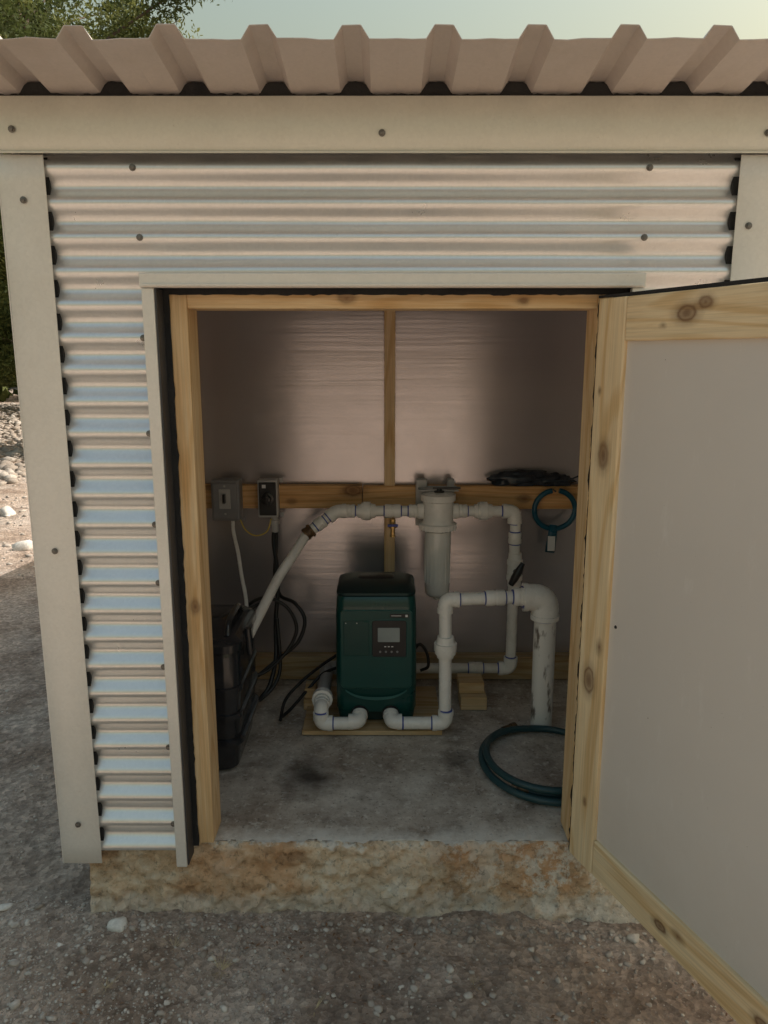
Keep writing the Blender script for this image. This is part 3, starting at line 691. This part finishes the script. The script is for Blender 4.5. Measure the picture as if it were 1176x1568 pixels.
def stones(xs,ys,sz,lo=0,hi=1,V0=ICV,F0=ICF,rough=.38,up=.12):
    n=len(xs); z=gh(xs,ys); V=V0[None]*(1+rough*(rng.random((n,len(V0),1))*2-1))
    if len(V0)>12:   # chip bigger stones along random planes so that they read as broken rock
        for q in range(7):
            d=rng.normal(size=(n,1,3)); d/=np.linalg.norm(d,axis=2,keepdims=True); h=(V*d).sum(2,keepdims=True); V=V-d*np.maximum(h-.62,0)
    sc=np.stack([sz*(.8+.5*rng.random(n)),sz*(.7+.4*rng.random(n)),sz*(.4+.35*rng.random(n))],1)
    V=V*sc[:,None]; a=rng.random(n)*6.28; ca,sa=np.cos(a)[:,None],np.sin(a)[:,None]
    x=V[...,0]*ca-V[...,1]*sa+xs[:,None]; y=V[...,0]*sa+V[...,1]*ca+ys[:,None]; zz=V[...,2]+(z+sz*up)[:,None]
    P=np.stack([x,y,zz],2).reshape(-1,3); F=(F0[None]+(np.arange(n)*len(V0))[:,None,None]).reshape(-1,3)
    return P,F,np.repeat(lo+(hi-lo)*rng.random(n)**1.6,len(V0))
def region(n,x0,x1,y0,y1):
    x=x0+(x1-x0)*rng.random(n);y=y0+(y1-y0)*rng.random(n)
    k=~((y>1.69)&(x>-.74)&(x<XR+.1)); return x[k],y[k]
x1,y1=region(30000,-1.3,1.3,1.15,1.75); x2,y2=region(14000,-3.2,-.70,1.2,5.2); x3,y3=region(9000,-2.5,-.7,1.2,3)
x4,y4=region(4000,-3,3,-3,1.15)
X_=np.concatenate([x1,x2,x3,x4]);Y_=np.concatenate([y1,y2,y3,y4])
dens=fbm(X_*2.2,Y_*2.2,3); k=rng.random(len(X_))<np.clip(.5+1.3*dens,.15,1); X_,Y_=X_[k],Y_[k]
sz=.0014+.0040*rng.random(len(X_))**3+.009*(rng.random(len(X_))>.985)*rng.random(len(X_))
A_=stones(X_,Y_,sz,0,.8)
x5,y5=region(5000,-11,-2.2,4.6,15); B_=stones(x5,y5,.008+.03*rng.random(len(x5))**3,.2,.9)
x6,y6=region(8000,-9,-4,8.0,16); C_=stones(x6,y6,.02+.07*rng.random(len(x6))**2,.0,.6)
x7,y7=region(160,-1.3,1.1,1.3,1.75); D_=stones(x7,y7,.006+.007*rng.random(len(x7))**2,.2,.85,IC2V,IC2F,.16)
x8=-.74+1.4*rng.random(260); y8=1.655-.03*rng.random(260)-.03*np.clip((x8-.2)/.4,0,1); E_=stones(x8,y8,.003+.008*rng.random(260)**2,0,.7,IC2V,IC2F,.16)
Ps=[];Fs=[];Ts=[];o_=0
for (P,F,t) in (A_,B_,C_,D_,E_):
    Ps.append(P);Fs.append(F+o_);Ts.append(t);o_+=len(P)
npmesh("gravel",np.concatenate(Ps),np.concatenate(Fs),m_rocks,np.concatenate(Ts))
for (x,y,s,t) in ((-.653,1.64,.027,.98),(.60,1.60,.018,.8),(-.97,1.72,.018,.85),(-.99,1.66,.014,.7),(-2.6,5.4,.11,.9),(-3.3,6.6,.10,.8),(.15,1.50,.011,.7),(.10,1.48,.010,.6),(.145,1.47,.009,.8)):
    P,F,tt=stones(np.array([x]),np.array([y]),np.array([s]),t,t,IC2V,IC2F,.10); npmesh("rock",P,F,m_rocks,tt)
gv=[];gf=[]
for (cx,cy,n,hh) in ((-.37,1.50,40,.03),(-.62,1.46,22,.02),(.2,1.46,20,.02),(-.15,1.40,20,.02),(-.5,1.58,18,.02)):
    cz0=float(gh(cx,cy))
    for i in range(n):
        a=random.random()*6.28; l=hh*(.5+random.random()); r0=random.random()*.014
        bx,by=cx+r0*math.cos(a),cy+r0*math.sin(a); tx_,ty_=bx+l*1.2*math.cos(a),by+l*1.2*math.sin(a)
        b=len(gv); gv+=[(bx-.0007,by,cz0),(bx+.0007,by,cz0),(tx_,ty_,cz0+l*.6)]; gf.append((b,b+1,b+2))
mesh("dry_grass",gv,gf,simple("dry_grass",(.58,.47,.28),(.44,.35,.20),.8))
lv=[];lf=[]
def litter(cx,cy,z,s):
    a=random.random()*6.28; l=(.003+.005*random.random())*s; w=l*.4; b=len(lv); ca,sa=math.cos(a),math.sin(a)
    lv.extend([(cx-l*ca,cy-l*sa,z),(cx+w*sa,cy-w*ca,z+.002),(cx+l*ca,cy+l*sa,z+.001),(cx-w*sa,cy+w*ca,z+.002)]); lf.append((b,b+1,b+2,b+3))
for i in range(700):
    cx=-1.2+2.3*random.random(); cy=1.25+.42*random.random()
    if fbm(np.array(cx*5.),np.array(cy*5.),2)<.03: continue
    litter(cx,cy,float(gh(cx,cy))+.003,1)
for i in range(90): litter(-.40+.85*random.random(),1.76+.9*random.random(),.002,.55)
mesh("leaf_litter",lv,lf,simple("leaf_litter",(.28,.15,.08),(.15,.085,.05),.8,scale=60))

# ------------------------------------------------------------------ trees
def tree(name,bx,by,H,RAD,nc,nl,seed,leaf=.035):
    r=np.random.default_rng(seed); bz=float(gh(bx,by))-.05; E=empty(name)
    v=[];f=[]
    def add(pts,rr,sg=8):
        a,b=tubevf(pts,rr,sg); o=len(v); v.extend(a); f.extend([tuple(i+o for i in q) for q in b])
    tp=[(bx+.12*H*.1*math.sin(i*1.3+seed),by+.1*H*.1*math.cos(i*1.7+seed),bz+H*.9*i/7) for i in range(8)]
    add(tp,[max(.03*H*(1-i/7.6),.01) for i in range(8)],10)
    cs=[]; nb=26
    for i in range(nb):
        t=.12+.8*i/nb; k=min(int(t/.9*7),6); p0=Vector(tp[k]).lerp(Vector(tp[k+1]),.5)
        ang=i*2.4+r.random(); L=RAD*(.55+.55*r.random())*math.sin(math.pi*min(.97,(.25+.75*(1-t))))**.7
        d=Vector((math.cos(ang),math.sin(ang),.35+.4*r.random())); p1=p0+d*L*.5; p2=p0+d*L+Vector((0,0,-.05*L))
        add([p0,p1,p2],[.009*H*(1-t*.7),.005*H*(1-t*.6),.006],6)
        for q in range(nc//nb+1):
            s=.25+.78*r.random(); cs.append(p0.lerp(p2,s)+Vector(r.normal(0,.12*RAD,3)))
    mesh("trunk_and_limbs",v,f,m_bark,E,smooth=True)
    cs=np.array([c[:] for c in cs]); n=len(cs)
    cr=(.10+.16*r.random(n))*RAD; per=nl//n
    C_=np.repeat(cs,per,0); rr=np.repeat(cr,per); m=len(C_)
    dirs=r.normal(size=(m,3)); dirs/=np.linalg.norm(dirs,axis=1)[:,None]
    P=C_+dirs*(rr*r.random(m)**.45)[:,None]*np.array([1,1,.75]); P[:,2]=np.maximum(P[:,2],bz+.05)
    a=r.normal(size=(m,3))+dirs*.8; a/=np.linalg.norm(a,axis=1)[:,None]; b=np.cross(a,r.normal(size=(m,3))); b/=np.linalg.norm(b,axis=1)[:,None]
    l=leaf*(.7+.8*r.random(m)); A=a*l[:,None]; B_=b*(l*.35)[:,None]
    V=np.stack([P-A,P+B_,P+A,P-B_],1).reshape(-1,3); F=np.arange(m*4).reshape(-1,4)
    t=np.clip(np.repeat(.25+.6*r.random(n),per)+.25*(r.random(m)-.5)+.15*dirs[:,2],0,1)
    npmesh("foliage",V,F,m_leaf,np.repeat(t,4),parent=E); return E
tree("juniper_tree",-4.35,10.2,6.2,2.0,300,110000,1,leaf=.032)
tree("juniper_tree",-7.4,11.5,5.2,2.2,170,42000,2)
tree("juniper_tree",-5.9,14.5,7.6,2.6,170,50000,3,leaf=.05)
tree("juniper_tree",-10,14,5.5,2.8,120,26000,4,leaf=.06)
def distant(name,pts,seed):
    r=np.random.default_rng(seed); Vs=[];ts=[]
    for (x,y,h,w) in pts:
        n=5200; z=r.random(n)**.8; a=r.random(n)*6.28; lump=1+.35*np.sin(a*3+x)+.2*np.sin(a*7+z*9)
        rad=w*np.sqrt(np.clip(1-(z*1.0-.3)**2*1.6,0.05,1))*lump*(.6+.4*r.random(n)); P=np.stack([x+rad*np.cos(a),y+rad*np.sin(a),-.2+z*h],1)
        A=r.normal(size=(n,3));A/=np.linalg.norm(A,axis=1)[:,None];B_=np.cross(A,r.normal(size=(n,3)));B_/=np.linalg.norm(B_,axis=1)[:,None]
        l=.12+.12*r.random(n); A=A*l[:,None];B_=B_*(l*.5)[:,None]; Vs.append(np.stack([P-A,P+B_,P+A,P-B_],1).reshape(-1,3)); ts.append(np.repeat(np.clip(r.random(n)*.6+.2,0,1),4))
    V=np.concatenate(Vs); npmesh(name,V,np.arange(len(V)).reshape(-1,4),m_leaf,np.concatenate(ts))
pts=[]; rr=random.Random(3)
for i in range(30):
    a=R(-10+200*i/30+rr.random()*5); d=20+rr.random()*8; pts.append((d*math.cos(a),d*math.sin(a),3.2+rr.random()*2.8,1.8+rr.random()*1.2))
distant("distant_trees",pts,9)

# ------------------------------------------------------------------ light
sx,sy=.95,.31; el=R(43); az=math.atan2(sx,sy)
W=bpy.data.worlds.new("World"); scene.world=W; W.use_nodes=True; nt=W.node_tree; nt.nodes.clear()
sk=nt.nodes.new('ShaderNodeTexSky'); sk.sky_type='NISHITA'; sk.sun_disc=False; sk.sun_elevation=el; sk.sun_rotation=az; sk.air_density=3.2; sk.dust_density=7.0; sk.ozone_density=3.5
bg=nt.nodes.new('ShaderNodeBackground'); bg.inputs[1].default_value=.15; wo=nt.nodes.new('ShaderNodeOutputWorld')
nt.links.new(sk.outputs[0],bg.inputs[0]); nt.links.new(bg.outputs[0],wo.inputs[0])
sl=bpy.data.lights.new("sun",'SUN'); sl.energy=5; sl.angle=R(.5); sl.color=(1,.96,.90); so=link(bpy.data.objects.new("sun",sl))
d=Vector((math.sin(az)*math.cos(el),math.cos(az)*math.cos(el),math.sin(el))); so.rotation_euler=d.to_track_quat('Z','Y').to_euler(); so.location=(5,5,8)
# ------------------------------------------------------------------ camera
cam=bpy.data.cameras.new("camera"); cam.sensor_fit='HORIZONTAL'; cam.sensor_width=36; cam.lens=36.06; cam.clip_start=.05; cam.clip_end=1000
co=link(bpy.data.objects.new("camera",cam)); co.location=(0,0,1.2); co.rotation_euler=(R(90-11.7),0,0); scene.camera=co
scene.view_settings.view_transform='Standard'; scene.view_settings.look='None'; scene.view_settings.exposure=0
